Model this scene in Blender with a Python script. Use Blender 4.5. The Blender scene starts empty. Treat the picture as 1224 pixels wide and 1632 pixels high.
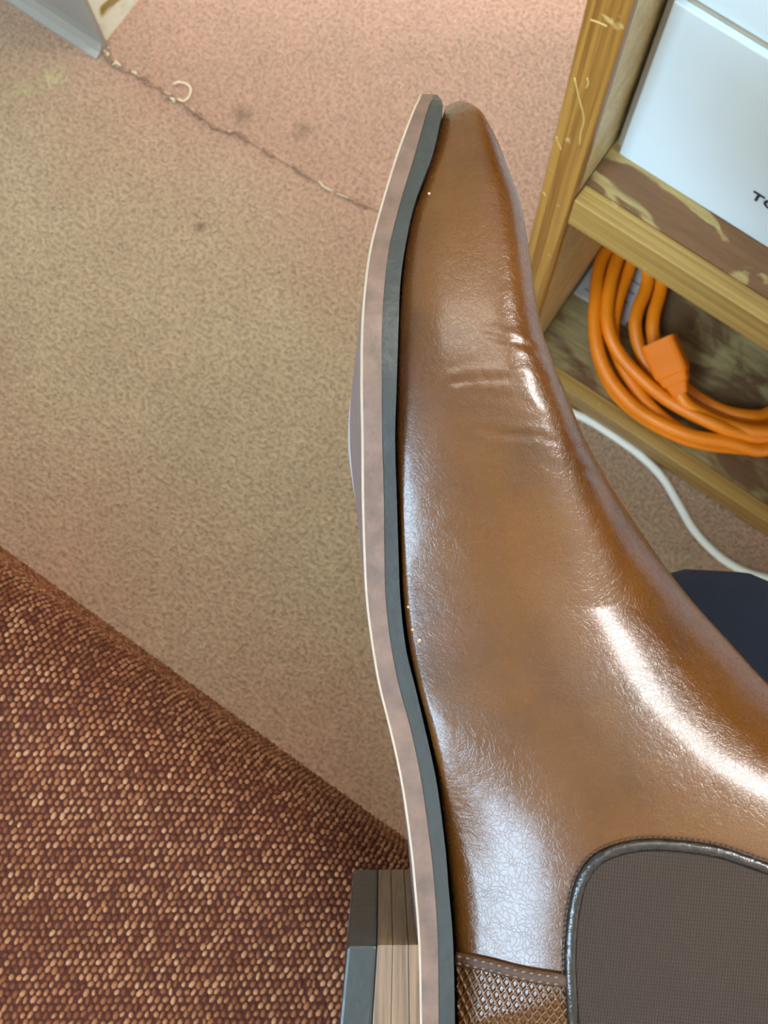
import bpy, bmesh, math, random
import numpy as np
from mathutils import Vector, Matrix
from mathutils.bvhtree import BVHTree

random.seed(7); np.random.seed(7)
S = bpy.context.scene
COL = S.collection

# ------------------------------------------------------------------ camera
F, CX, CY, HCAM = 2000.0, 612.0, 816.0, 1.0        # focal length in px of the 1224x1632 frame, camera height
n = np.array([(660 - CX) / F, -(1150 - CY) / F, -1.0]); n /= np.linalg.norm(n)
Zc = -n; Xc = np.array([1.0, 0, 0]) - Zc * Zc[0]; Xc /= np.linalg.norm(Xc); Yc = np.cross(Zc, Xc)
RC = np.array([Xc, Yc, Zc])                         # camera -> world
CAM = np.array([0, 0, HCAM])
cd = bpy.data.cameras.new('camera'); cam = bpy.data.objects.new('camera', cd); COL.objects.link(cam)
m4 = Matrix([list(RC[i]) + [CAM[i]] for i in range(3)] + [[0, 0, 0, 1]])
cam.matrix_world = m4
cd.sensor_fit = 'VERTICAL'; cd.sensor_height = 36.0; cd.lens = F / 1632 * 36.0
cd.clip_start = 0.01
cd.dof.use_dof = True; cd.dof.focus_distance = 0.345; cd.dof.aperture_fstop = 40.0
S.camera = cam

# ------------------------------------------------------------------ world, lights, exposure
S.view_settings.view_transform = 'Standard'; S.view_settings.look = 'None'
S.view_settings.gamma = 1.0; S.view_settings.exposure = 0.0
S.view_settings.use_curve_mapping = False
w = bpy.data.worlds.new('sky'); S.world = w; w.use_nodes = True
w.node_tree.nodes['Background'].inputs[0].default_value = (0.75, 0.87, 1.0, 1)
w.node_tree.nodes['Background'].inputs[1].default_value = 0.6

ANG = math.radians(-35)                             # the room's own axes, turned against the camera
E1 = np.array([math.cos(ANG), math.sin(ANG), 0]); E2 = np.array([-math.sin(ANG), math.cos(ANG), 0])
ORG = np.array([0.0881646, 0.28204806, 0.0])        # foot of the shelf unit's front left corner
def L(x, y, z): return ORG + E1 * x + E2 * y + np.array([0, 0, z])

def area(name, loc, target, sx, sy, power, col):
    d = bpy.data.lights.new(name, 'AREA'); d.shape = 'RECTANGLE'; d.size = sx; d.size_y = sy
    d.energy = power; d.color = col
    o = bpy.data.objects.new(name, d); COL.objects.link(o)
    o.location = loc
    o.rotation_euler = (Vector(target) - Vector(loc)).to_track_quat('-Z', 'Y').to_euler()
    return o
X0, X1, Y0, Y1, ZT = -2.2, 2.2, -1.9, 1.3, 2.8      # the room, in its own axes
area('window_light_front', L(-.2, Y0 + .06, 2.1), L(-.2, 0, 2.1), .95, 1.0, 135, (.54, .77, 1.0))
area('window_light_back', L(1.45, Y1 - .06, 1.95), L(1.45, 0, 1.95), .62, .72, 118, (1.0, .98, .95))
area('overhead_fill', L(.2, .7, ZT - .05), L(.2, .7, 0), 1.2, .5, 29, (1.0, .90, .78))  # added warm fill without a fitting, placed so the boot's shadow falls lower left

# ------------------------------------------------------------------ pixel <-> place helpers
def ray(u, v):
    return RC @ np.array([(u - CX) / F, -(v - CY) / F, -1.0])
def PX(u, v, z):                                    # point of a horizontal plane
    d = ray(u, v); return CAM + d * ((z - HCAM) / d[2])
def PD(u, v, d): return CAM + ray(u, v) * d         # point at a depth
def C2W(x, y, d): return CAM + RC @ np.array([x, y, -d])   # camera axes metres -> world

# ------------------------------------------------------------------ materials
class NT:
    def __init__(s, name):
        s.m = bpy.data.materials.new(name); s.m.use_nodes = True; s.t = s.m.node_tree; s.N = s.t.nodes
        s.b = s.N['Principled BSDF']
    def n(s, typ, **kw):
        o = s.N.new(typ)
        for k, v in kw.items():
            if k.startswith('i_'):
                key = k[2:]
                key = int(key) if key.isdigit() else key
                o.inputs[key].default_value = v
            else: setattr(o, k, v)
        return o
    def l(s, a, b): s.t.links.new(a, b)
    def pos(s, obj=True, scale=(1, 1, 1), rot=(0, 0, 0), loc=(0, 0, 0)):
        c = s.n('ShaderNodeTexCoord'); mp = s.n('ShaderNodeMapping')
        mp.inputs['Scale'].default_value = scale; mp.inputs['Rotation'].default_value = rot; mp.inputs['Location'].default_value = loc
        s.l(c.outputs['Object' if obj else 'Generated'], mp.inputs[0]); return mp.outputs[0]
    def noise(s, vec, scale, detail=3, rough=.55, dist=0):
        o = s.n('ShaderNodeTexNoise'); o.inputs['Scale'].default_value = scale; o.inputs['Detail'].default_value = detail
        o.inputs['Roughness'].default_value = rough; o.inputs['Distortion'].default_value = dist
        s.l(vec, o.inputs['Vector']); return o.outputs['Fac']
    def ramp(s, fac, stops, interp='LINEAR'):
        o = s.n('ShaderNodeValToRGB'); r = o.color_ramp; r.interpolation = interp
        while len(r.elements) < len(stops): r.elements.new(0.5)
        for e, (p, c) in zip(r.elements, stops):
            e.position = p; e.color = (*c, 1) if len(c) == 3 else c
        s.l(fac, o.inputs[0]); return o.outputs[0]
    def mix(s, fac, a, b, mode='MIX'):
        o = s.n('ShaderNodeMix', data_type='RGBA', blend_type=mode)
        for x, i in ((fac, 0), (a, 6), (b, 7)):
            if hasattr(x, 'is_linked'): s.l(x, o.inputs[i])
            elif i == 0: o.inputs[0].default_value = x
            else: o.inputs[i].default_value = (*x, 1)
        return o.outputs[2]
    def math(s, op, a, b=0.0, c=0.0):
        o = s.n('ShaderNodeMath', operation=op)
        for i, x in enumerate((a, b, c)):
            if hasattr(x, 'is_linked'): s.l(x, o.inputs[i])
            else: o.inputs[i].default_value = x
        return o.outputs[0]
    def bump(s, h, strength, dist, prev=None):
        o = s.n('ShaderNodeBump'); o.inputs['Strength'].default_value = strength; o.inputs['Distance'].default_value = dist
        s.l(h, o.inputs['Height'])
        if prev is not None: s.l(prev, o.inputs['Normal'])
        return o.outputs[0]
    def out(s, col=None, rough=.5, normal=None, spec=.5, **kw):
        b = s.b
        if col is not None:
            if hasattr(col, 'is_linked'): s.l(col, b.inputs['Base Color'])
            else: b.inputs['Base Color'].default_value = (*col, 1)
        if hasattr(rough, 'is_linked'): s.l(rough, b.inputs['Roughness'])
        else: b.inputs['Roughness'].default_value = rough
        b.inputs['Specular IOR Level'].default_value = spec
        if normal is not None: s.l(normal, b.inputs['Normal'])
        for k, v in kw.items(): b.inputs[k.replace('_', ' ')].default_value = v
        return s.m
def rgb(r, g, b):                                   # sRGB 0-255 -> linear
    f = lambda c: (c / 255 / 12.92) if c / 255 <= .04045 else ((c / 255 + .055) / 1.055) ** 2.4
    return (f(r), f(g), f(b))

M = {}
def mat_plain(name, col, rough=.5, var=.12, bump=.0, scale=60, spec=.5, **kw):
    t = NT(name); p = t.pos(); nz = t.noise(p, scale, 4)
    c = t.mix(nz, tuple(x * (1 - var) for x in col), tuple(min(1, x * (1 + var)) for x in col))
    nm = t.bump(nz, bump, .002) if bump else None
    M[name] = t.out(c, rough, nm, spec, **kw)

def mat_carpet():
    t = NT('carpet'); p = t.pos()
    sx = t.n('ShaderNodeSeparateXYZ'); t.l(p, sx.inputs[0])
    big = t.noise(p, 6, 3, .5, .3); mid = t.noise(p, 14, 4, .6)
    lane_col = rgb(188, 166, 138); side_col = rgb(190, 146, 123)
    # a beige lane runs between bench and wall; beside the furniture the pile is pinker
    dist = t.math('ABSOLUTE', t.math('ADD', sx.outputs['Y'], .15))
    fr = t.math('ADD', t.math('MULTIPLY', dist, 4.2), t.math('MULTIPLY_ADD', big, .9, -.5))
    c = t.mix(t.ramp(fr, [(.2, (0, 0, 0)), (.85, (1, 1, 1))]), lane_col, side_col)
    c = t.mix(t.ramp(mid, [(.4, (0, 0, 0)), (.75, (.35,) * 3)]), c, rgb(158, 130, 106))
    for (x, y), r, col, a in STAINS:
        d = t.n('ShaderNodeVectorMath', operation='DISTANCE'); d.inputs[1].default_value = (x, y, 0); t.l(p, d.inputs[0])
        dd = t.math('ADD', d.outputs['Value'], t.math('MULTIPLY_ADD', t.noise(p, 90, 3), r * 1.2, -r * .6))
        c = t.mix(t.math('MULTIPLY', t.math('SUBTRACT', 1.0, t.math('MINIMUM', t.math('DIVIDE', dd, r), 1.0)), a), c, col)
    pile = t.noise(p, 300, 2, .6, .25); fine = t.noise(p, 700, 2)
    c = t.mix(t.ramp(pile, [(.34, (.55,) * 3), (.58, (0, 0, 0))]), c, rgb(122, 92, 72))
    c = t.mix(t.ramp(fine, [(.5, (0, 0, 0)), (.8, (.3,) * 3)]), c, rgb(222, 200, 175))
    b = t.bump(pile, 1.0, .006); b = t.bump(fine, .5, .0015, b)
    M['carpet'] = t.out(c, .95, b, .15)
    t.b.inputs['Sheen Weight'].default_value = .2
def floor_xy(u, v):
    q = PX(u, v, 0) - ORG; return (float(q @ E1), float(q @ E2))
STAINS = [(floor_xy(85, 125), .013, rgb(196, 186, 136), .9), (floor_xy(40, 142), .012, rgb(196, 186, 136), .6), (floor_xy(385, 184), .012, rgb(110, 86, 66), .8),
          (floor_xy(320, 362), .006, rgb(90, 70, 56), .9), (floor_xy(482, 208), .012, rgb(120, 96, 76), .7), (floor_xy(225, 1068), .012, rgb(140, 110, 100), .5)]
mat_carpet()

def mat_leather():
    t = NT('leather'); p = t.pos()
    n1 = t.noise(p, 16, 4, .6, .2); n2 = t.noise(p, 45, 4, .6)
    c = t.ramp(n1, [(.3, rgb(50, 27, 5)), (.5, rgb(68, 39, 7)), (.72, rgb(76, 45, 11))])
    c = t.mix(t.ramp(n2, [(.45, (0, 0, 0)), (.75, (.5,) * 3)]), c, rgb(64, 33, 15))
    grain = t.n('ShaderNodeTexVoronoi', feature='DISTANCE_TO_EDGE'); grain.inputs['Scale'].default_value = 640
    wob = t.n('ShaderNodeTexNoise'); wob.inputs['Scale'].default_value = 180; t.l(p, wob.inputs['Vector'])
    va = t.n('ShaderNodeVectorMath', operation='MULTIPLY_ADD'); va.inputs[1].default_value = (.006,) * 3
    t.l(wob.outputs['Color'], va.inputs[0]); t.l(p, va.inputs[2]); t.l(va.outputs[0], grain.inputs['Vector'])
    g = t.math('MINIMUM', grain.outputs['Distance'], .12)
    wr = t.noise(p, 260, 4, .65, 1.2)
    wr2 = t.noise(p, 70, 3, .5, .8)
    patch = t.ramp(t.noise(p, 22, 2), [(.4, (.25,) * 3), (.65, (1, 1, 1))])
    nm = t.bump(g, .22, .0009)
    s2 = t.n('ShaderNodeBump'); s2.inputs['Distance'].default_value = .0009; t.l(wr, s2.inputs['Height']); t.l(nm, s2.inputs['Normal'])
    t.l(t.math('MULTIPLY', patch, .3), s2.inputs['Strength'])
    nm = t.bump(wr2, .15, .0016, s2.outputs[0])
    rr = t.ramp(wr, [(.3, (.22,) * 3), (.7, (.30,) * 3)])
    M['leather'] = t.out(c, rr, nm, .24, Coat_Weight=.18, Coat_Roughness=.16)
mat_leather()

def mat_ply(name, dark, pale, lo, hi, rot):
    t = NT(name); p = t.pos(scale=(1, 2.2, 2.2), rot=rot)
    n1 = t.noise(p, 13, 4, .5, 1.2)
    q = t.pos(scale=(3, 40, 40), rot=rot); fg = t.noise(q, 9, 4, .6)
    c = t.mix(t.ramp(n1, [(lo, (0, 0, 0)), (hi, (1, 1, 1))]), dark, pale)
    c = t.mix(t.ramp(fg, [(.35, (.5,) * 3), (.65, (0, 0, 0))]), c, tuple(x * .55 for x in dark))
    nm = t.bump(fg, .2, .001)
    M[name] = t.out(c, .5, nm, .4)
mat_ply('plywood', rgb(118, 82, 50), rgb(176, 150, 92), .53, .56, (0, 0, 0))
mat_ply('plywood_worn', rgb(104, 76, 48), rgb(160, 142, 94), .44, .56, (0, 0, .15))
mat_ply('plywood_pale', rgb(196, 168, 112), rgb(222, 202, 152), .4, .7, (0, math.pi / 2, 0))

def mat_pine(name, base, dark, axis):
    t = NT(name)
    sc = {'z': (340, 340, 4.0), 'x': (4.0, 340, 340)}[axis]
    p = t.pos(scale=sc); g = t.noise(p, 1.0, 4, .55, .4)
    q = t.pos(); sp = t.noise(q, 70, 3)
    c = t.mix(t.ramp(g, [(.38, (1, 1, 1)), (.6, (0, 0, 0))]), base, dark)
    c = t.mix(t.ramp(sp, [(.66, (0, 0, 0)), (.74, (.6,) * 3)]), c, rgb(226, 196, 130))
    M[name] = t.out(c, .42, t.bump(g, .15, .0008), .45)
mat_pine('pine_upright', rgb(166, 120, 52), rgb(124, 78, 28), 'z')
mat_pine('pine_strip', rgb(170, 136, 72), rgb(144, 108, 52), 'x')

mat_plain('navy_cloth', rgb(22, 28, 42), .9, .2, .25, 700, .2)
mat_plain('welt_black', rgb(28, 32, 33), .38, .3, .2, 160, .4)
mat_plain('sole_edge', rgb(78, 59, 50), .42, .8, .2, 150)
mat_plain('sole_rim', rgb(148, 130, 112), .6, .15, .2, 200)
mat_plain('sole_bottom_lit', rgb(172, 172, 182), .3, .2, .2, 70)  # far half of the underside: window light painted in as a paler tone
mat_plain('sole_bottom_shade', rgb(104, 92, 96), .35, .2, .2, 90)  # near half of the underside: its shade painted in as a darker tone
mat_plain('rubber', rgb(27, 31, 31), .4, .3, .25, 90, .35)
mat_plain('piping', rgb(24, 19, 17), .26, .2, .3, 300, .4)
mat_plain('seam', rgb(54, 36, 24), .6, .3, .3, 400, .25)
mat_plain('thread', rgb(86, 62, 42), .6, .2)
mat_plain('thread_dark', rgb(44, 30, 24), .6, .2)
mat_plain('orange_vinyl', rgb(236, 128, 8), .45, .12, .05, 60, .5)
mat_plain('orange_rubber', rgb(228, 116, 6), .6, .1, 0, 60, .25)
mat_plain('white_cable', rgb(232, 236, 234), .45, .06)
mat_plain('wall_paint', rgb(214, 210, 198), .8, .05, .1, 30)
mat_plain('cove_vinyl', rgb(150, 146, 140), .45, .08, .1, 40)
mat_plain('box_white', rgb(214, 226, 230), .6, .02, .05, 40)
mat_plain('box_grey', rgb(170, 158, 140), .8, .06)
mat_plain('ink', rgb(18, 22, 34), .6, .05)
mat_plain('ceiling_paint', rgb(226, 224, 216), .9, .04)
mat_plain('tag_paper', rgb(176, 170, 160), .6, .2, 0, 200)
mat_plain('dark_print', rgb(122, 114, 108), .6, .2)
mat_plain('dark_wood', rgb(70, 44, 28), .5, .3)
mat_plain('fabric_base', rgb(58, 28, 20), .95, .25, .5, 500, .2)
mat_plain('scratch', rgb(190, 156, 92), .6, .1)
mat_plain('droplet', rgb(140, 112, 88), .1, .02)
mat_plain('lint', rgb(214, 196, 166), .8, .05)
mat_plain('groove', rgb(142, 112, 92), .95, .2)
mat_plain('fluff', rgb(138, 110, 90), .9, .2)
mat_plain('glass_frame', rgb(230, 230, 226), .5, .03)

def mat_tuft():
    t = NT('fabric_yarn'); g = t.n('ShaderNodeNewGeometry')
    p = t.pos(); nz = t.noise(p, 9, 2)
    r = t.math('ADD', g.outputs['Random Per Island'], t.math('MULTIPLY_ADD', nz, .5, -.25))
    c = t.ramp(r, [(.05, rgb(88, 46, 28)), (.5, rgb(116, 70, 43)), (.9, rgb(136, 92, 62)), (1, rgb(146, 104, 74))])
    f = t.noise(p, 1500, 2)
    M['fabric_yarn'] = t.out(c, .9, t.bump(f, .4, .0004), .2)
mat_tuft()

def mat_gore():
    t = NT('elastic'); p = t.pos(rot=(0, 0, .1))
    wv = t.n('ShaderNodeTexWave', wave_type='BANDS', bands_direction='X'); wv.inputs['Scale'].default_value = 420
    wv.inputs['Distortion'].default_value = 1.2; wv.inputs['Detail'].default_value = 2; t.l(p, wv.inputs['Vector'])
    wy = t.n('ShaderNodeTexWave', wave_type='BANDS', bands_direction='Y'); wy.inputs['Scale'].default_value = 300
    wy.inputs['Distortion'].default_value = 2.0; t.l(p, wy.inputs['Vector'])
    nz = t.noise(p, 40, 4)
    h = t.math('ADD', wv.outputs['Fac'], t.math('MULTIPLY', wy.outputs['Fac'], .5))
    c = t.mix(t.math('MULTIPLY', h, .55), rgb(31, 23, 18), rgb(54, 43, 36))
    c = t.mix(t.ramp(nz, [(.4, (0, 0, 0)), (.7, (.4,) * 3)]), c, rgb(38, 29, 24))
    M['elastic'] = t.out(c, .9, t.bump(h, .35, .0005), .2)
mat_gore()

def mat_heel():
    t = NT('heel_stack'); p = t.pos(scale=(60, 1.5, 3)); g = t.noise(p, 14, 4, .6, .3)
    c = t.ramp(g, [(.3, rgb(60, 45, 31)), (.5, rgb(86, 66, 48)), (.7, rgb(99, 77, 57))])
    M['heel_stack'] = t.out(c, .5, t.bump(g, .25, .0008), .4)
mat_heel()

def mat_wallend():
    t = NT('wall_glue'); p = t.pos(); n1 = t.noise(p, 26, 3, .5, .5); n2 = t.noise(p, 60, 4)
    c = t.mix(t.ramp(n1, [(.55, (0, 0, 0)), (.6, (1, 1, 1))]), rgb(222, 222, 208), rgb(150, 122, 58))
    c = t.mix(t.ramp(n2, [(.45, (0, 0, 0)), (.8, (.5,) * 3)]), c, rgb(176, 166, 142))
    M['wall_glue'] = t.out(c, .8, t.bump(n2, .3, .002), .3)
mat_wallend()

# ------------------------------------------------------------------ mesh helpers
def link(name, me, mats, parent=None, smooth=False):
    o = bpy.data.objects.new(name, me); COL.objects.link(o)
    for k in (mats if isinstance(mats, (list, tuple)) else [mats]): me.materials.append(M[k])
    if smooth:
        for p in me.polygons: p.use_smooth = True
    if parent is not None: o.parent = parent
    return o
def mesh(name, verts, faces, mats, parent=None, smooth=False, fmat=None, inv=None):
    me = bpy.data.meshes.new(name)
    V = [Vector(v) for v in verts]
    if inv is not None: V = [inv @ v for v in V]
    me.from_pydata([tuple(v) for v in V], [], faces); me.update()
    o = link(name, me, mats, parent, smooth)
    if fmat is not None: me.polygons.foreach_set('material_index', fmat)
    return o
def fixn(o):
    bm = bmesh.new(); bm.from_mesh(o.data); bmesh.ops.recalc_face_normals(bm, faces=bm.faces); bm.to_mesh(o.data); bm.free()
def tag(o, label, cat, group=None):
    o['label'] = label; o['category'] = cat
    if group: o['group'] = group
    return o
def empty(name, loc, rz=0):
    o = bpy.data.objects.new(name, None); COL.objects.link(o); o.location = loc; o.rotation_euler = (0, 0, rz)
    o.empty_display_size = .05
    bpy.context.view_layer.update(); return o
def box(name, lo, hi, mat, parent=None, bev=.0, seg=2):
    bm = bmesh.new(); bmesh.ops.create_cube(bm, size=1)
    for v in bm.verts: v.co = Vector([(lo[i] + hi[i]) / 2 + v.co[i] * (hi[i] - lo[i]) for i in range(3)])
    if bev: bmesh.ops.bevel(bm, geom=bm.edges[:], offset=bev, segments=seg, affect='EDGES', profile=.5)
    me = bpy.data.meshes.new(name); bm.to_mesh(me); bm.free()
    return link(name, me, mat, parent, smooth=False)
def crom(pts, k=8, closed=False):
    P = [np.array(p, float) for p in pts]; out = []
    nn = len(P); rng = nn if closed else nn - 1
    for i in range(rng):
        p0 = P[(i - 1) % nn] if closed or i > 0 else 2 * P[0] - P[1]
        p1 = P[i]; p2 = P[(i + 1) % nn]
        p3 = P[(i + 2) % nn] if closed or i + 2 < nn else 2 * P[-1] - P[-2]
        for j in range(k):
            t = j / k
            out.append(.5 * (2 * p1 + (p2 - p0) * t + (2 * p0 - 5 * p1 + 4 * p2 - p3) * t * t + (3 * p1 - p0 - 3 * p2 + p3) * t ** 3))
    if not closed: out.append(P[-1])
    return out
def tube(name, pts, rad, mat, parent=None, nseg=10, closed=False, inv=None, flat=None):
    """rad: number or list; flat: list of (normal, half-width factor) to flatten the section against a surface"""
    P = [np.array(p, float) for p in pts]; nn = len(P); V = []; Fc = []
    up = np.array([0, 0, 1.0])
    T = []
    for i in range(nn):
        a = P[(i - 1) % nn] if closed or i > 0 else P[0]; b = P[(i + 1) % nn] if closed or i < nn - 1 else P[-1]
        t = b - a; T.append(t / (np.linalg.norm(t) + 1e-12))
    ref = np.cross(T[0], up if abs(T[0][2]) < .9 else np.array([1.0, 0, 0])); ref /= np.linalg.norm(ref)
    for i in range(nn):
        ref = ref - T[i] * (ref @ T[i]); ref /= np.linalg.norm(ref)
        r = rad[i] if hasattr(rad, '__len__') else rad
        A, B = ref, np.cross(T[i], ref); ra = rb = r
        if flat is not None:
            nrm = flat[i] - T[i] * (flat[i] @ T[i]); nrm /= np.linalg.norm(nrm)
            A, B = np.cross(nrm, T[i]), nrm; ra, rb = r
        for k in range(nseg):
            th = 2 * math.pi * k / nseg
            V.append(P[i] + A * math.cos(th) * ra + B * math.sin(th) * rb)
    for i in range(nn if closed else nn - 1):
        for k in range(nseg):
            a = i * nseg + k; b = i * nseg + (k + 1) % nseg; c = ((i + 1) % nn) * nseg
            Fc.append((a, b, c + (k + 1) % nseg, c + k))
    if not closed:
        Fc.append(tuple(range(nseg))[::-1]); Fc.append(tuple((nn - 1) * nseg + k for k in range(nseg)))
    o = mesh(name, V, Fc, mat, parent, True, inv=inv); fixn(o); return o
def interp(x, xs, ys): return float(np.interp(x, xs, ys))
def smoothcol(xs, ys):                              # smooth interpolating function through knots
    pts = crom([(a, b) for a, b in zip(xs, ys)], 12); X = np.array([p[0] for p in pts]); Y = np.array([p[1] for p in pts])
    return lambda x: float(np.interp(x, X, Y))

# ================================================================== the room
def struct(o):
    o['kind'] = 'structure'; return o
def lbox(name, lo, hi, mat, bev=0):                 # a box in the room's own axes
    o = box(name, lo, hi, mat, None, bev); o.location = ORG; o.rotation_euler = (0, 0, ANG); return o
T_ = .12
fl = struct(lbox('floor', (X0 - T_, Y0 - T_, -.1), (X1 + T_, Y1 + T_, 0), 'carpet'))
struct(lbox('ceiling', (X0 - T_, Y0 - T_, ZT), (X1 + T_, Y1 + T_, ZT + .1), 'ceiling_paint'))
def wall_open(name, axis, at, out, lo, hi, o0, o1, z0, z1):
    """a wall slab with one window opening; axis = the running axis"""
    parts = [(lo, o0, 0, ZT), (o1, hi, 0, ZT), (o0, o1, 0, z0), (o0, o1, z1, ZT)]
    V = []; Fc = []
    for a, b, c, d in parts:
        x0, x1 = sorted((at, at + out)); base = len(V)
        for z in (c, d):
            for q in ((a, x0), (b, x0), (b, x1), (a, x1)):
                V.append((q[0], q[1], z) if axis == 'x' else (q[1], q[0], z))
        for f in ((0, 3, 2, 1), (4, 5, 6, 7), (0, 1, 5, 4), (1, 2, 6, 5), (2, 3, 7, 6), (3, 0, 4, 7)):
            Fc.append(tuple(base + i for i in f))
    o = mesh(name, V, Fc, 'wall_paint'); fixn(o); o.location = ORG; o.rotation_euler = (0, 0, ANG); struct(o); return o
wall_open('wall_front', 'x', Y0, -T_, X0 - T_, X1 + T_, -.7, .3, 1.58, 2.62)
struct(lbox('wall_right', (X1, Y0, 0), (X1 + T_, Y1, ZT), 'wall_paint'))
struct(lbox('wall_left', (X0 - T_, Y0, 0), (X0, Y1, ZT), 'wall_paint'))
wall_open('wall_back', 'x', Y1, T_, X0 - T_, X1 + T_, 1.12, 1.78, 1.57, 2.33)
def window(name, lo, hi, ax):
    root = empty(name, ORG, ANG); struct(root)
    i = 0 if ax == 'x' else 1; j = 1 - i
    def bar(nm, a0, a1, z0, z1, mat, th):
        l = [0, 0, z0]; h = [0, 0, z1]; l[i] = a0; h[i] = a1
        mid = (lo[j] + hi[j]) / 2; l[j] = mid - th; h[j] = mid + th
        box(nm, l, h, mat, root)
    a0, a1, z0, z1 = lo[i], hi[i], lo[2], hi[2]
    bar('window_frame', a0, a0 + .05, z0, z1, 'glass_frame', .03); bar('window_frame', a1 - .05, a1, z0, z1, 'glass_frame', .03)
    bar('window_frame', a0 + .05, a1 - .05, z0, z0 + .05, 'glass_frame', .03); bar('window_frame', a0 + .05, a1 - .05, z1 - .05, z1, 'glass_frame', .03)
    bar('pane', a0 + .05, a1 - .05, z0 + .05, z1 - .05, 'window_glass', .003)
g_ = NT('window_glass'); M['window_glass'] = g_.out((.9, .95, 1), .02, None, .5, Transmission_Weight=1.0)
window('window_1', (-.7, Y0 - .10, 1.58), (.3, Y0 - .02, 2.62), 'x')
window('window_2', (1.12, Y1 + .02, 1.57), (1.78, Y1 + .10, 2.33), 'x')

# wall corner with cove base, top left of the photo
WX, WY = -.461, .041
wc = struct(lbox('wall_inner', (X0, WY, 0), (WX, Y1, ZT), 'wall_glue'))
prof = [(0, .0), (-.017, .0), (-.0165, .0018), (-.011, .004), (-.006, .010), (-.004, .020), (-.0035, .10), (0, .102)]
V = []; Fc = []
for x in (X0 + .01, WX + .004):
    for y, z in prof: V.append((x, WY + y, z))
k = len(prof)
for i in range(k): Fc.append((i, (i + 1) % k, k + (i + 1) % k, k + i))
Fc += [tuple(range(k)), tuple(range(k, 2 * k))]
bb = mesh('baseboard_inner', V, Fc, 'cove_vinyl'); fixn(bb); bb.location = ORG; bb.rotation_euler = (0, 0, ANG); struct(bb)

# carpet seam: loose fibres along the joint, parts of the floor
bpy.context.view_layer.update()
finv = fl.matrix_world.inverted()
seam_px = crom([(166, 80), (178, 98), (215, 120), (262, 148), (300, 172), (345, 205), (372, 212), (430, 246), (500, 288), (560, 318), (622, 346)], 10)
rr = random.Random(3)
for i in range(0, 46):
    t = rr.random() ** 1.5; q = seam_px[int(t * (len(seam_px) - 6))]; q2 = seam_px[int(t * (len(seam_px) - 6)) + rr.choice((2, 3, 4))]
    j = lambda: rr.uniform(-3.0, 3.0) * (1.6 - t)
    pts = [PX(q[0] + j(), q[1] + j(), .0012), PX((q[0] + q2[0]) / 2 + j(), (q[1] + q2[1]) / 2 + j(), .003), PX(q2[0] + j(), q2[1] + j(), .0012)]
    tube('seam_fibre', crom(pts, 4), .0006 + .0006 * rr.random(), rr.choice(['lint', 'fluff', 'carpet', 'fluff']), fl, 5, inv=finv)
tube('seam_groove', [PX(q[0], q[1], .0004) for q in seam_px], .0005, 'groove', fl, 6, inv=finv)
thr = [(276, 134), (284, 131), (296, 133), (304, 141), (301, 154), (293, 161), (284, 158)]
o = tube('loose_thread', crom([PX(u, v, .003) for u, v in thr], 6), .0011, 'lint', None, 6)
tag(o, 'pale curled loop of loose thread lying on the carpet seam', 'thread')

# ================================================================== shelf unit
sh = empty('wooden_shelf_unit', ORG, ANG)
tag(sh, 'rough wooden shelf unit of plywood and pine standing on the carpet', 'shelf')
SW, SD, SH_ = .80, .34, .74
sp = box('side_panel', (-.018, .006, 0), (0, SD, SH_), 'plywood_pale', sh)
box('edge_board', (-.0195, -.0005, 0), (.0003, .006, SH_), 'pine_upright', sp, .0012)
def front_pt(u, v, y):                               # where a sight line meets the unit's front, in its own axes
    d = ray(u, v); t = (y - (CAM - ORG) @ E2) / (d @ E2); p = CAM + d * t - ORG
    return (float(p @ E1), y, float(p[2]))
for pts in ([(941, 31), (955, 36), (968, 42)], [(916, 124), (923, 155), (931, 190), (926, 212), (924, 232)], [(936, 124), (938, 132), (935, 140)], [(887, 218), (890, 228), (895, 238)], [(866, 306), (870, 312)]):
    tube('scratch', crom([front_pt(u, v, -.0006) for u, v in pts], 5), .00055, 'scratch', sp, 6)
sp2 = box('side_panel', (SW, .006, 0), (SW + .018, SD, SH_), 'plywood_pale', sh)
box('edge_board', (SW - .0003, -.0005, 0), (SW + .0195, .006, SH_), 'pine_upright', sp2, .0012)
box('back_panel', (-.018, SD, 0), (SW + .018, SD + .008, SH_), 'plywood_worn', sh)
for z0, z1, nm in ((.002, .034, 'plywood_worn'), (.316, .348, 'plywood')):
    s_ = box('shelf_board', (.0005, .012, z0 + .006), (SW - .0005, SD, z1), nm, sh)
    box('edge_strip', (.0006, 0, z0), (SW - .0006, .012, z1 - .0004), 'pine_strip', s_, .0009)
box('top_board', (-.018, 0, SH_), (SW + .018, SD, SH_ + .018), 'plywood', sh, .001)

# white box on the shelf
bx = empty('white_box', L(.002, .036, .348), ANG)
tag(bx, 'white cardboard box with dark lettering on the upper shelf board', 'box')
BW, BD, BH = .34, .27, .1485
box('body', (.0, .004, .0006), (BW, BD, BH), 'box_grey', bx, .001)
box('front_panel', (.004, 0, .0006), (BW - .004, .004, .149), 'box_white', bx, .0008)
box('lid', (.006, .0055, .1490), (BW - .006, BD, .226), 'box_white', bx, .0012)
bpy.context.view_layer.update()
def letter(ch, lx, lz, size):
    c = bpy.data.curves.new('letter', 'FONT'); c.body = ch; c.size = size; c.extrude = .00015; c.offset = .00022
    t = bpy.data.objects.new('letter', c); COL.objects.link(t)
    dg = bpy.context.evaluated_depsgraph_get(); me = bpy.data.meshes.new_from_object(t.evaluated_get(dg))
    bpy.data.objects.remove(t)
    o = bpy.data.objects.new('letter', me); COL.objects.link(o); me.materials.clear(); me.materials.append(M['ink'])
    o.parent = bx; o.location = (lx, -.0004, lz); o.rotation_euler = (math.pi / 2, 0, 0); return o
LETTERS = letter

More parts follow.
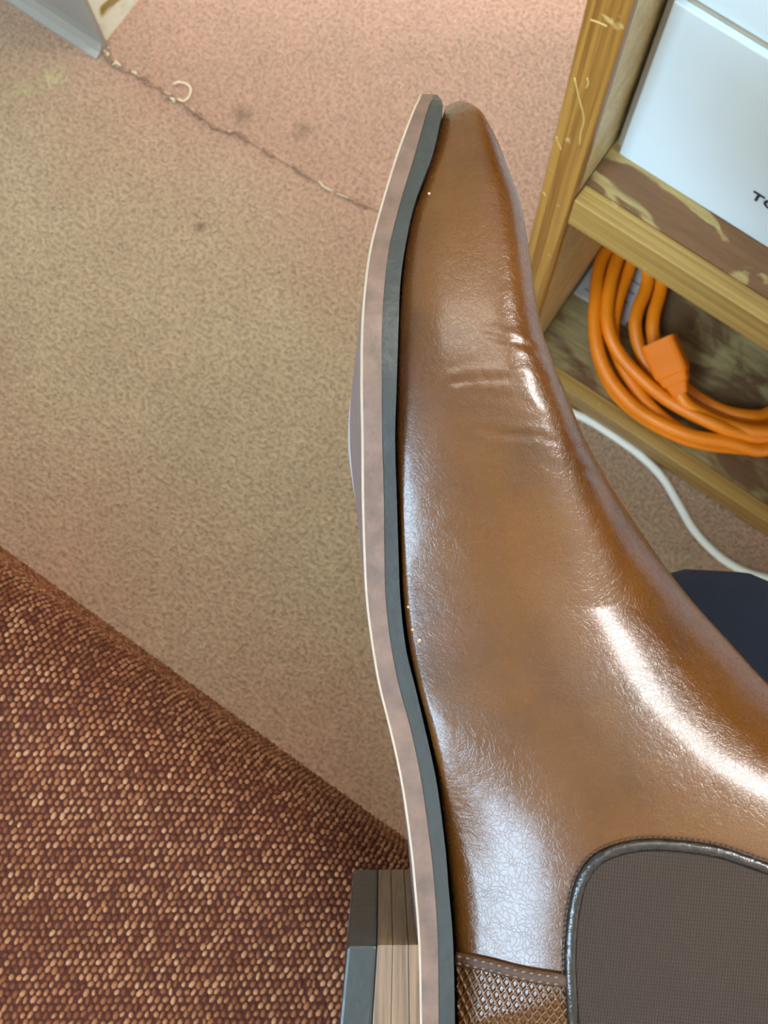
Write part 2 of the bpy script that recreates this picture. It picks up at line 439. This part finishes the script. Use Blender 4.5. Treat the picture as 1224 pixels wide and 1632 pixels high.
# small printed card under the cord
tg = empty('printed_card', L(.0, .068, .034), ANG)
tag(tg, 'small grey printed card under the orange cord on the bottom board', 'card')
box('body', (.001, .001, .0005), (.05, .06, .0035), 'tag_paper', tg, .001)
for i in range(4):
    box('printed_line', (.007, .008 + .009 * i, .0036), (.042, .0095 + .009 * i, .0038), 'dark_print', tg)

# ------------------------------------------------------------------ orange extension cord
ec = empty('extension_cord', L(.10, .10, .034), ANG)
tag(ec, 'orange extension cord coiled on the bottom board of the shelf unit', 'cord')
bpy.context.view_layer.update(); ei = ec.matrix_world.inverted()
back = [(1300, 655), (1345, 560), (1320, 440), (1230, 360), (1120, 335), (1030, 352)]
def bk(o): return [(a + o * (a - 1140) / 200, b + o * (b - 510) / 170) for a, b in back]
strands = [
 ([(973, 401), (955, 469), (948, 529), (957, 579), (980, 625), (1019, 661), (1062, 686), (1104, 703), (1158, 712), (1224, 710)], .040, 14),
 ([(987, 405), (970, 469), (969, 522), (989, 567), (1033, 613), (1076, 645), (1140, 677), (1175, 690), (1224, 696)], .052, 6),
 ([(1005, 419), (984, 480), (976, 530), (985, 570), (1012, 618), (1048, 660), (1092, 690), (1150, 706), (1224, 703)], .044, 0),
 ([(964, 404), (949, 480), (950, 545), (968, 597), (1002, 640), (1040, 668), (1100, 694), (1160, 704), (1224, 716)], .050, 12),
 ([(1033, 440), (1015, 497), (1013, 529), (1024, 568), (1047, 602), (1076, 630), (1110, 650), (1150, 668), (1224, 680)], .042, -22),
 ([(1054, 447), (1042, 501), (1041, 535), (1055, 585), (1100, 626), (1147, 653), (1190, 663), (1224, 659)], .040, -36),
]
path = []
for st, z, off in strands:
    for i, (u, v) in enumerate(st): path.append(PX(u, v, z + .004 + .003 * math.sin(i * 1.3)))
    for i, (u, v) in enumerate(bk(off)): path.append(PX(u, v, z + .006))
RCORD = .0053
tube('cord', crom(path, 7), RCORD, 'orange_vinyl', ec, 12, inv=ei)
tail = [(1080, 620), (1092, 642), (1115, 658), (1158, 677), (1224, 688), (1290, 660), (1325, 560)]
tube('cord_tail', crom([PX(u, v, z) for (u, v), z in zip(tail, [.062, .060, .057, .056, .058, .056, .05])], 8), RCORD, 'orange_vinyl', ec, 12, inv=ei)
# connector body: a lofted, waisted block along its own axis
ca = PX(1050, 543, .068); cb = PX(1086, 628, .062)
ax = (cb - ca); ln = np.linalg.norm(ax); ax /= ln
sd = np.cross(ax, [0, 0, 1]); sd /= np.linalg.norm(sd); upv = np.cross(sd, ax)
tilt = math.radians(-28); sd, upv = sd * math.cos(tilt) + upv * math.sin(tilt), upv * math.cos(tilt) - sd * math.sin(tilt)
prof = [(0, .0, .0), (0, .0125, .0095), (.002, .0135, .0105), (.5, .0135, .0105), (.62, .0130, .0100), (.66, .0115, .0088), (.78, .0105, .008), (.82, .0085, .0068), (1.0, .0062, .006), (1.0, 0, 0)]
V = []; Fc = []; ns = 20
for t, a, b in prof:
    for k in range(ns):
        th = 2 * math.pi * k / ns; c, s = math.cos(th), math.sin(th); e = .38
        V.append(ca + ax * ln * t + sd * (abs(c) ** e * np.sign(c) * a) + upv * (abs(s) ** e * np.sign(s) * b))
for i in range(len(prof) - 1):
    for k in range(ns): Fc.append((i * ns + k, i * ns + (k + 1) % ns, (i + 1) * ns + (k + 1) % ns, (i + 1) * ns + k))
co = mesh('connector', V, Fc, 'orange_rubber', ec, False, inv=ei); fixn(co)

# white cable on the carpet
wcab = crom([PX(u, v, .0036) for u, v in [(850, 640), (905, 655), (945, 674), (985, 700), (1024, 729), (1056, 762), (1082, 805), (1108, 848), (1148, 888), (1190, 912), (1240, 924), (1330, 930), (1420, 910)]], 8)
o = tube('white_cable', wcab, .0034, 'white_cable', None, 10)
tag(o, 'thin white cable curving over the carpet in front of the shelf', 'cable')

# ================================================================== bench
BY = -.332; BZ = .46                                 # front line and top of the cushion
be = empty('upholstered_bench', L(0, BY - .26, 0), ANG)
tag(be, 'bench with a red and tan coarse woven seat at lower left', 'bench')
bpy.context.view_layer.update()
RB = .05; DEP = .52; BX0, BX1 = -.75, .75
def bprof(s):
    """arc length from the front silhouette up over the edge and back -> (y, z) with y=0 at the front"""
    low = .06
    if s < low: return (0.0, BZ - RB - low + s)
    q = s - low; arc = RB * math.pi / 2
    if q < arc:
        a = q / RB; return (-RB + RB * math.cos(a), BZ - RB + RB * math.sin(a) + 0)
    d = q - arc; return (-RB - d, BZ + .012 * math.sin(min(d / .2, 1) * math.pi / 2))
LOW = .06; ARC = RB * math.pi / 2
V = []; Fc = []
ss = list(np.linspace(0, LOW, 3)) + list(np.linspace(LOW, LOW + ARC, 12))[1:] + list(np.linspace(LOW + ARC, LOW + ARC + DEP - RB, 14))[1:]
pr = [bprof(s) for s in ss]; pr += [(-DEP, BZ - .095), (0, BZ - .095)]
nx = 16; k = len(pr)
for i in range(nx + 1):
    x = BX0 + (BX1 - BX0) * i / nx
    for y, z in pr: V.append((x, y + .26, z))
for i in range(nx):
    for j in range(k): Fc.append((i * k + j, i * k + (j + 1) % k, (i + 1) * k + (j + 1) % k, (i + 1) * k + j))
Fc += [tuple(range(k)), tuple(nx * k + j for j in range(k))]
cu = mesh('seat_cushion', V, Fc, 'fabric_base', be, False); fixn(cu)
box('seat_frame', (BX0 + .02, .26 - DEP + .02, BZ - .15), (BX1 - .02, .225, BZ - .0955), 'dark_wood', be, .003)
for x in (BX0 + .03, BX1 - .08):
    for y in (.26 - DEP + .03, .17): box('leg', (x, y, 0), (x + .05, y + .05, BZ - .15), 'dark_wood', be, .004)
# woven yarn: rows of tufts in the cloth, over the part near the camera
def ellipsoid(c, A, B, Cn, a, b, h, V, Fc):
    base = len(V); rings = [(.0, 1.0), (.62, .78), (1.0, 0)]
    for zz, r in rings[:2]:
        for k in range(6):
            th = math.pi * k / 3; V.append(c + A * (math.cos(th) * a * r) + B * (math.sin(th) * b * r) + Cn * (h * zz))
    V.append(c + Cn * h)
    for k in range(6):
        k2 = (k + 1) % 6; Fc.append((base + k, base + k2, base + 6 + k2, base + 6 + k)); Fc.append((base + 6 + k, base + 6 + k2, base + 12))
V = []; Fc = []
PITX, PITY = .00315, .00290
ca_, sa_ = math.cos(-ANG), math.sin(-ANG)           # rows run across the picture, not along the bench
rg = np.random.RandomState(5)
for r in range(-140, 260):
    for c in range(-150, 260):
        gx = (c + (.35 * r) % 1.0) * PITX; gy = -r * PITY
        x = gx * ca_ - gy * sa_ - .12; s_ = gx * sa_ + gy * ca_      # s_: towards the front
        s = LOW + ARC - (s_) ; s = LOW + ARC + .02 - s_
        if s < .002 or s > LOW + ARC + .27 or x < -.30 or x > .26: continue
        x += rg.normal(0, .00022); s += rg.normal(0, .00022)
        y0, z0 = bprof(s); y1, z1 = bprof(s + .001)
        tdir = np.array([0, y1 - y0, z1 - z0]); tdir /= np.linalg.norm(tdir); xd = np.array([1.0, 0, 0]); nd = np.cross(xd, -tdir)
        if nd[2] < -1e-6: nd = -nd
        if nd[1] < -.5: nd = -nd
        th = math.radians(58) + ANG * -1 + rg.normal(0, .16)
        A = xd * math.cos(th) + (-tdir) * math.sin(th); B = np.cross(nd, A)
        ellipsoid(np.array([x, y0 + .26, z0]), A, B, nd,   .00172 * rg.uniform(.8, 1.15), .00098 * rg.uniform(.85, 1.2), .0010 * rg.uniform(.7, 1.2), V, Fc)
wv_ = mesh('woven_yarn', V, Fc, 'fabric_yarn', cu, True); fixn(wv_); wv_['kind'] = 'stuff'

# ================================================================== the boot
DC = .368                                            # depth of the boot's middle plane from the camera
bt = empty('ankle_boot', C2W(.0, -.02, DC + .045))
tag(bt, 'polished brown leather ankle boot with stacked heel, raised on its side', 'boot')
bpy.context.view_layer.update(); BI = bt.matrix_world.inverted()
# sole stations: v, left of the edge, edge/welt line, right of the welt, half-width (m)
SOLE = [
 (150, 669, 690, 697, .012), (156, 667, 690, 702, .017), (170, 660, 683, 706, .0215), (200, 648, 674, 700, .0265), (250, 630, 660, 688, .031), (322, 608, 638, 661, .0365),
 (390, 590, 621, 646, .041), (450, 581, 613, 638, .0445), (524, 575.5, 608.5, 635, .0475), (617, 574.5, 608.5, 632, .049), (700, 576, 609, 629.5, .047),
 (786, 576.5, 611.6, 632, .0425), (879, 579, 612.5, 635, .038), (957, 583, 614.7, 638, .0355), (1035, 593, 624, 647, .034), (1097, 604, 636.5, 662, .0335),
 (1165, 621, 655, 678, .0335), (1249, 639, 672, 696, .034), (1351, 653.5, 686, 709.5, .0345), (1418, 660, 692.6, 715, .035), (1503, 666.5, 697.7, 722, .0355),
 (1632, 669, 699, 725, .0355), (1740, 669, 699, 726, .0340), (1830, 668, 699, 727, .030), (1890, 667, 699, 728, .022), (1912, 667, 699, 728, .012)]
vs = [s[0] for s in SOLE]
fs = [smoothcol(vs, [s[i] for s in SOLE]) for i in range(1, 5)]
vv = sorted(set(list(np.linspace(150, 260, 14)) + list(np.linspace(260, 1700, 60)) + list(np.linspace(1700, 1912, 12))))
def roll(v): return -.0072 * math.exp(-((v - 670) / 165.0) ** 2) + .0012
def X_(u, d): return (u - CX) * d / F
def Y_(v, d): return -(v - CY) * d / F
def layer(name, ia, ib, mats, inset, bottom=False):
    V = []; Fc = []; fm = []; ring = 0
    for v in vv:
        Wd = fs[3](v) - inset; d = DC - Wd; y = Y_(v, DC - fs[3](v))
        xa = X_(fs[ia](v), d); xb = X_(fs[ib](v), d); R = roll(v)
        pts = [(xb, -1.0, 0), (xa + .0006, -1.0, 0), (xa, -.988, 0)] if bottom else [(xb, -1.0, 0), (xa, -1.0, 0)]
        if bottom:
            for t in (-.8, -.4, 0, .4, .8): pts.append((xa - .0012 * (1 - t * t), t, 1))
            pts += [(xa, .985, 1), (xa + .0008, 1.0, 1), (xb, 1.0, 1)]
        else: pts += [(xa, 1.0, 1), (xb, 1.0, 1)]
        ring = len(pts)
        for x, t, far in pts: V.append(C2W(x + R * (t + 1) / 2, y, DC + t * Wd))
    nn = len(vv)
    for i in range(nn - 1):
        for k in range(ring):
            Fc.append((i * ring + k, i * ring + (k + 1) % ring, (i + 1) * ring + (k + 1) % ring, (i + 1) * ring + k))
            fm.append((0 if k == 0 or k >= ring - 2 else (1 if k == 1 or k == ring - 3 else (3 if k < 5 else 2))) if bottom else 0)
    Fc += [tuple(range(ring)), tuple((nn - 1) * ring + k for k in range(ring))]; fm += [0, 0]
    o = mesh(name, V, Fc, mats, bt, False, fm, BI); fixn(o); return o
layer('outsole', 0, 1, ['sole_edge', 'sole_rim', 'sole_bottom_lit', 'sole_bottom_shade'], 0.0, True)
layer('welt', 1, 2, ['welt_black'], .0004)

# heel: three leather lifts and a rubber top piece
def heel_slab(name, u0a, u1a, u0b, u1b, mat, grow=0.0):
    """u at v=1506 (a) and v=1632 (b), left and right"""
    W0 = .0352 + grow; d = DC - W0; yf = Y_(1506, DC - .0352)
    yb = Y_(1905, DC - .02) ; V = []; Fc = []
    out = []
    for y in np.linspace(yf, yf - .030, 4): out.append((y, -W0))
    for th in np.linspace(0, math.pi, 17)[1:-1]:
        yc = yf - .034; out.append((yc - math.sin(th) * (yc - yb), -W0 * math.cos(th)))
    for y in np.linspace(yf - .030, yf, 4): out.append((y, W0))
    y632 = Y_(1632, d)
    for side in (0, 1):
        for y, z in out:
            t = (y - yf) / (y632 - yf); a, b = (u0a, u0b) if side == 0 else (u1a, u1b)
            V.append(C2W(X_(a + (b - a) * min(t, 1.2), d), y, DC + z))
    k = len(out)
    for i in range(k): Fc.append((i, (i + 1) % k, k + (i + 1) % k, k + i))
    Fc += [tuple(range(k)), tuple(range(k, 2 * k))]
    o = mesh(name, V, Fc, mat, bt, False, inv=BI); fixn(o)
    md = o.modifiers.new('bevel', 'BEVEL'); md.width = .0009 if mat == 'rubber' else .0003; md.segments = 2; md.limit_method = 'ANGLE'; md.angle_limit = .7
    return o
heel_slab('heel_lift', 651, 667.5, 652.6, 669, 'heel_stack')
heel_slab('heel_lift', 626, 650.6, 623.4, 652.2, 'heel_stack')
heel_slab('heel_lift', 601.4, 625.6, 593.4, 623, 'heel_stack')
heel_slab('top_piece', 553, 601, 541, 593, 'rubber', .0004)

# upper: cross-sections from the feather line (S) to the instep/shin line (B)
#  S(u,v)  B(u,v)  half-width  blend to a round leg section
UP = [
 ((708.5, 172.5), (711, 172), .0025, 0), ((708, 175), (727, 172.3), .008, 0), ((706.5, 180), (741, 176.5), .0125, 0), ((704, 190), (757, 189), .0175, 0), ((699, 208), (770, 206), .0215, 0), ((688, 250), (790, 248), .0265, 0),
 ((672, 297), (808, 298), .0305, 0), ((655, 345), (824, 344), .034, 0), ((642, 410), (836, 412), .038, 0), ((635, 480), (845, 480), .041, 0),
 ((632, 545), (857, 548), .043, 0), ((630, 610), (880, 609), .044, 0), ((628, 680), (915, 688), .0435, 0), ((629, 750), (957, 755), .042, 0),
 ((632, 820), (1003, 822), .040, 0), ((635, 890), (1052, 892), .038, .05), ((639, 960), (1103, 957), .037, .1), ((648, 1030), (1160, 1020), .0365, .15),
 ((662, 1097), (1225, 1090), .037, .2), ((680, 1170), (1300, 1150), .0375, .25), ((695, 1249), (1370, 1190), .038, .3), ((708, 1351), (1440, 1212), .038, .35),
 ((718, 1450), (1490, 1224), .038, .4), ((723, 1540), (1530, 1232), .0375, .45), ((725, 1632), (1565, 1238), .037, .55), ((728, 1730), (1600, 1242), .0365, .7),
 ((745, 1820), (1630, 1246), .0365, .85), ((790, 1862), (1655, 1250), .0365, 1), ((880, 1868), (1680, 1253), .037, 1), ((1000, 1850), (1705, 1256), .038, 1),
 ((1150, 1830), (1730, 1259), .040, 1), ((1350, 1825), (1750, 1262), .043, 1), ((1550, 1830), (1765, 1264), .046, 1), ((1775, 1840), (1780, 1266), .048, 1)]
footp = [(0, .95), (.04, .98), (.12, 1.005), (.28, 1.02), (.5, 1.005), (.68, .97), (.80, .905), (.89, .79), (.95, .62), (.985, .38), (1, 0)]
heelp = [(0, .66), (.04, .735), (.12, .875), (.20, .97), (.27, 1.015), (.34, 1.02), (.44, .995), (.58, .90), (.73, .72), (.85, .50), (.935, .30), (.983, .14), (1, 0)]
anklep = [(0, .93), (.04, .965), (.12, 1.0), (.20, 1.02), (.28, 1.025), (.42, 1.0), (.58, .90), (.73, .72), (.85, .50), (.935, .30), (.983, .14), (1, 0)]
legp = [(0, 0), (.012, .18), (.05, .42), (.14, .70), (.30, .93), (.5, 1.0), (.70, .93), (.86, .70), (.95, .42), (.988, .18), (1, 0)]
NA = 64
def sec(pl):
    pts = crom(pl, 24); P = np.array(pts); s = np.concatenate([[0], np.cumsum(np.hypot(*(np.diff(P, axis=0) * [1.6, 1]).T))]); s /= s[-1]
    q = np.linspace(0, 1, NA); return np.stack([np.interp(q, s, P[:, 0]), np.interp(q, s, P[:, 1])], 1)
FP, AP, HP, LP = sec(footp), sec(anklep), sec(heelp), sec(legp)
rows = crom([(s[0][0], s[0][1], s[1][0], s[1][1], s[2], s[3]) for s in UP], 8)
NR = len(rows)
G = np.zeros((NR, NA, 3)); Gf = np.zeros((NR, NA, 3))
for i, (su, sv, bu, bv, W, bl) in enumerate(rows):
    bl = min(max(bl, 0), 1); an = min(max((sv - 660) / 300, 0), 1)
    he = min(max((sv - 1110) / 290, 0), 1); he = he * he * (3 - 2 * he)
    prof = FP * (1 - an) + (AP * (1 - he) + HP * he) * an
    b2 = max(0, (bl - .55) / .45)
    prof = prof * (1 - b2) + LP * b2
    dS = DC - W * prof[0, 1]
    s0 = np.array([X_(su, dS), Y_(sv, dS)]); b0 = np.array([X_(bu, DC), Y_(bv, DC)])
    for j in range(NA):
        a, wv2 = prof[j]; p = s0 + (b0 - s0) * a
        G[i, j] = C2W(p[0], p[1], DC - W * wv2); Gf[i, j] = C2W(p[0], p[1], DC + W * wv2)
# creases across the vamp
def project(p):
    q = RC.T @ (p - CAM); return np.array([CX + F * q[0] / -q[2], CY - F * q[1] / -q[2]])
CREASES = [([(672, 648), (715, 612), (775, 601), (868, 604)], 5.5, .0005), ([(760, 684), (800, 690), (850, 694), (935, 716)], 5.5, .0005),
           ([(775, 534), (825, 545), (872, 566)], 5, .0005), ([(700, 640), (760, 628), (840, 640)], 6, .0003), ([(870, 740), (930, 750), (980, 775)], 6, .0003)]
CREASES = [(np.array(crom(c, 8)), w_, d_) for c, w_, d_ in CREASES]
nr = np.zeros_like(G)
du = np.gradient(G, axis=0); dv = np.gradient(G, axis=1); nr = np.cross(du, dv); nr /= np.linalg.norm(nr, axis=2, keepdims=True) + 1e-12
tocam = CAM - G; sg = np.sign((nr * tocam).sum(2, keepdims=True)); sg[sg == 0] = 1
nr = nr * np.median(sg)
for i in range(NR):
    for j in range(NA):
        u, v = project(G[i, j])
        if not (480 < v < 830): continue
        h = 0
        for c, wd, dp in CREASES:
            dd = c - [u, v]; r2 = np.hypot(dd[:, 0], dd[:, 1]); kk = int(r2.argmin()); r = r2[kk]
            side = (v - c[kk, 1]); fade = math.sin(math.pi * (kk + 3) / (len(c) + 6)) if kk < len(c) - 1 else .8
            h += dp * fade * (-math.exp(-(r / wd) ** 2) + .8 * math.exp(-((r - 1.7 * wd) / wd) ** 2) * (1 if side < 0 else .55))
        G[i, j] += nr[i, j] * h
V = []; Fc = []
ringn = 2 * NA
for i in range(NR):
    for j in range(NA): V.append(G[i, j])
    for j in range(NA - 1, -1, -1): V.append(Gf[i, j])
for i in range(NR - 1):
    for k in range(ringn): Fc.append((i * ringn + k, i * ringn + (k + 1) % ringn, (i + 1) * ringn + (k + 1) % ringn, (i + 1) * ringn + k))
Fc.append(tuple(range(ringn)))
up_ = mesh('upper', V, Fc, 'leather', bt, True, inv=BI)
bm = bmesh.new(); bm.from_mesh(up_.data); bmesh.ops.remove_doubles(bm, verts=bm.verts, dist=1e-6); bmesh.ops.recalc_face_normals(bm, faces=bm.faces); bm.to_mesh(up_.data); bm.free()
for p in up_.data.polygons: p.use_smooth = True
md = up_.modifiers.new('smooth', 'SUBSURF'); md.levels = 1; md.render_levels = 1

tree = BVHTree.FromPolygons([Vector(v) for v in V], Fc)
def hit(u, v, off=0.0):
    d = ray(u, v); loc, nm, idx, dist = tree.ray_cast(Vector(CAM), Vector(d).normalized())
    if loc is None: return PD(u, v, DC), np.array(-d / np.linalg.norm(d))
    nm = np.array(nm); 
    if nm @ d > 0: nm = -nm
    return np.array(loc) + nm * off, nm

# elastic gore, its piping, and stitches
gout = [(915, 1640), (911, 1580), (909, 1520), (914, 1455), (926, 1405), (950, 1371), (988, 1353), (1035, 1346), (1090, 1349), (1150, 1359), (1224, 1384), (1320, 1412), (1450, 1430), (1560, 1436),
        (1585, 1470), (1590, 1560), (1570, 1640), (1450, 1660), (1250, 1690), (1080, 1720), (970, 1720), (925, 1690)]
gl = crom(gout, 6, True)
gc = np.array([1220.0, 1540.0]); V = []; Fc = []; rn = 14
for r in range(1, rn + 1):
    for q in gl:
        p = gc + (q - gc) * (r / rn); h_, _n = hit(p[0], p[1], .0007); V.append(h_)
V.append(hit(gc[0], gc[1], .0007)[0]); k = len(gl)
for r in range(rn - 1):
    for i in range(k): Fc.append((r * k + i, r * k + (i + 1) % k, (r + 1) * k + (i + 1) % k, (r + 1) * k + i))
for i in range(k): Fc.append((len(V) - 1, i, (i + 1) % k))
go = mesh('elastic_gore', V, Fc, 'elastic', bt, True, inv=BI); fixn(go)
pl = [hit(q[0], q[1], .0006) for q in gl]
tube('gore_piping', [p[0] for p in pl], [(.00165, .0011)] * len(pl), 'piping', bt, 10, True, BI, flat=[p[1] for p in pl])
def offset_line(line, d):
    L_ = np.array(line); t = np.gradient(L_, axis=0); t /= np.linalg.norm(t, axis=1, keepdims=True); return L_ + np.stack([t[:, 1], -t[:, 0]], 1) * d
def resample(line, step):
    P = np.array(line); s = np.concatenate([[0], np.cumsum(np.linalg.norm(np.diff(P, axis=0), axis=1))]); q = np.arange(0, s[-1], step)
    return np.stack([np.interp(q, s, P[:, i]) for i in range(P.shape[1])], 1)
def stitches(name, line, step, ratio, rad, mat, parent, lift=.0004):
    """separate short stitches along one seam, one joined part"""
    P = resample(line, step); V = []; Fc = []
    for a, b in zip(P[:-1], P[1:]):
        e = a + (b - a) * ratio
        p0, n0 = hit(a[0], a[1], rad * .6 + lift); p1, n1 = hit(e[0], e[1], rad * .6 + lift)
        t = p1 - p0; t /= np.linalg.norm(t) + 1e-12; s = np.cross(n0, t); base = len(V); mid = (p0 + p1) / 2
        for q, r in ((p0, .35), (mid, 1), (p1, .35)):
            for k in range(6):
                th = math.pi * k / 3; V.append(q + (s * math.cos(th) + n0 * math.sin(th)) * rad * r)
        for i in (0, 6):
            for k in range(6): Fc.append((base + i + k, base + i + (k + 1) % 6, base + i + 6 + (k + 1) % 6, base + i + 6 + k))
        Fc.append(tuple(base + k for k in range(6))); Fc.append(tuple(base + 12 + k for k in range(6)))
    o = mesh(name, V, Fc, mat, parent, True, inv=BI); fixn(o); o['kind'] = 'stuff'; return o
gs = offset_line(gl[:14 * 6], -13) if True else gl
chk = gs[20]
if np.linalg.norm(chk - gc) < np.linalg.norm(np.array(gl[20]) - gc): gs = offset_line(gl[:14 * 6], 13)
stitches('gore_stitching', gs, 9, .62, .00028, 'thread_dark', bt)

for u, v, r in ((651, 967, .0006), (655, 977, .0004), (658, 1003, .0007), (668, 1020, .0009), (684, 309, .0006), (606, 374, .0006)):
    r *= .75; p, nn_ = hit(u, v, r * .3); bm = bmesh.new(); bmesh.ops.create_icosphere(bm, subdivisions=2, radius=r)
    me = bpy.data.meshes.new('droplet'); bm.to_mesh(me); bm.free(); o = link('droplet', me, 'droplet', bt, True); o.location = BI @ Vector(p)
# embossed heel panel with its seam
def patch(name, P00, P10, P11, P01, nu, nv, hfun, mat, base=.0006):
    V = []; Fc = []
    for i in range(nv + 1):
        for j in range(nu + 1):
            a, b = j / nu, i / nv
            p = np.array(P00) * (1 - a) * (1 - b) + np.array(P10) * a * (1 - b) + np.array(P11) * a * b + np.array(P01) * (1 - a) * b
            q, nn_ = hit(p[0], p[1], 0); V.append(q + nn_ * (base + hfun(p[0], p[1])))
    for i in range(nv):
        for j in range(nu):
            a = i * (nu + 1) + j; Fc.append((a, a + 1, a + nu + 2, a + nu + 1))
    o = mesh(name, V, Fc, mat, bt, True, inv=BI); fixn(o); return o
def diamonds(u, v):
    x = (u + .12 * (v - 1550)) / 13.6; y = (v - .16 * (u - 727)) / 22.5
    a, b = x + y, x - y
    fa = abs(a - round(a)); fb = abs(b - round(b))          # lines at integers
    m = min(fa, fb); return -.0009 * min(1, max(0, (m - .13) / .12))
hp = patch('heel_panel', (729, 1532), (900, 1560), (930, 1745), (736, 1780), 130, 180, diamonds, 'leather', .0008)
seamline = crom([(728, 1527), (775, 1536), (825, 1549), (862, 1556), (904, 1562)], 8)
pl = [hit(q[0], q[1], .0006) for q in seamline]
tube('heel_seam', [p[0] for p in pl], [(.0020, .0009)] * len(pl), 'seam', bt, 10, False, BI, flat=[p[1] for p in pl])
stitches('seam_stitching', crom([(730, 1521), (775, 1530), (825, 1543), (862, 1550), (902, 1556)], 8), 13, .6, .00045, 'thread', bt, .0011)
stitches('seam_stitching', crom([(730, 1532), (775, 1541), (825, 1554), (862, 1561), (902, 1567)], 8), 13, .6, .00045, 'thread', bt, .0011)

# ================================================================== the wearer's legs
def person():
    me = bpy.data.meshes.new('person')
    def c(u, v, d): return Vector(PD(u, v, d))
    kneeL = c(1172, 1072, .500); hipL = Vector((.02, -.50, .58))
    ankL = Vector((.10, -.10, .09)); 
    pel = Vector((.12, -.55, .61)); hipR = Vector((.22, -.56, .60))
    kneeR = Vector(C2W(.46, -.16, DC + .03)); shR = Vector(C2W(.245, -.132, DC))
    P = [(pel, .115), (hipL, .10), ((hipL + kneeL) / 2, .078), (kneeL, .060), (kneeL + Vector((-.004, -.012, -.13)), .062), (ankL + Vector((0, 0, .10)), .055), (ankL, .052),
         (hipR, .10), ((hipR + kneeR) / 2, .085), (kneeR, .068), ((kneeR + shR) / 2, .064), (shR, .060), (pel + Vector((-.02, -.05, .12)), .12)]
    Ed = [(0, 1), (1, 2), (2, 3), (3, 4), (4, 5), (5, 6), (0, 7), (7, 8), (8, 9), (9, 10), (10, 11), (0, 12)]
    me.from_pydata([tuple(p) for p, r in P], Ed, []); me.update()
    o = bpy.data.objects.new('person', me); COL.objects.link(o); me.materials.append(M['navy_cloth'])
    sk = o.modifiers.new('skin', 'SKIN'); sk.use_smooth_shade = True
    for i, (p, r) in enumerate(P):
        sv = me.skin_vertices[0].data[i]; sv.radius = (r, r); sv.use_root = (i == 0)
    o.modifiers.new('sub', 'SUBSURF').render_levels = 2
    o.modifiers['sub'].levels = 2
    dg = bpy.context.evaluated_depsgraph_get(); me2 = bpy.data.meshes.new_from_object(o.evaluated_get(dg))
    o.modifiers.clear(); o.data = me2; me2.name = 'person'
    for p in me2.polygons: p.use_smooth = True
    if not me2.materials: me2.materials.append(M['navy_cloth'])
    tag(o, 'person in dark navy trousers, one knee showing below the brown boot', 'person')
    return o
person()

# lettering on the white box
LETTERS('T', .0772, .0385, .0112); LETTERS('O', .0842, .0385, .0112)
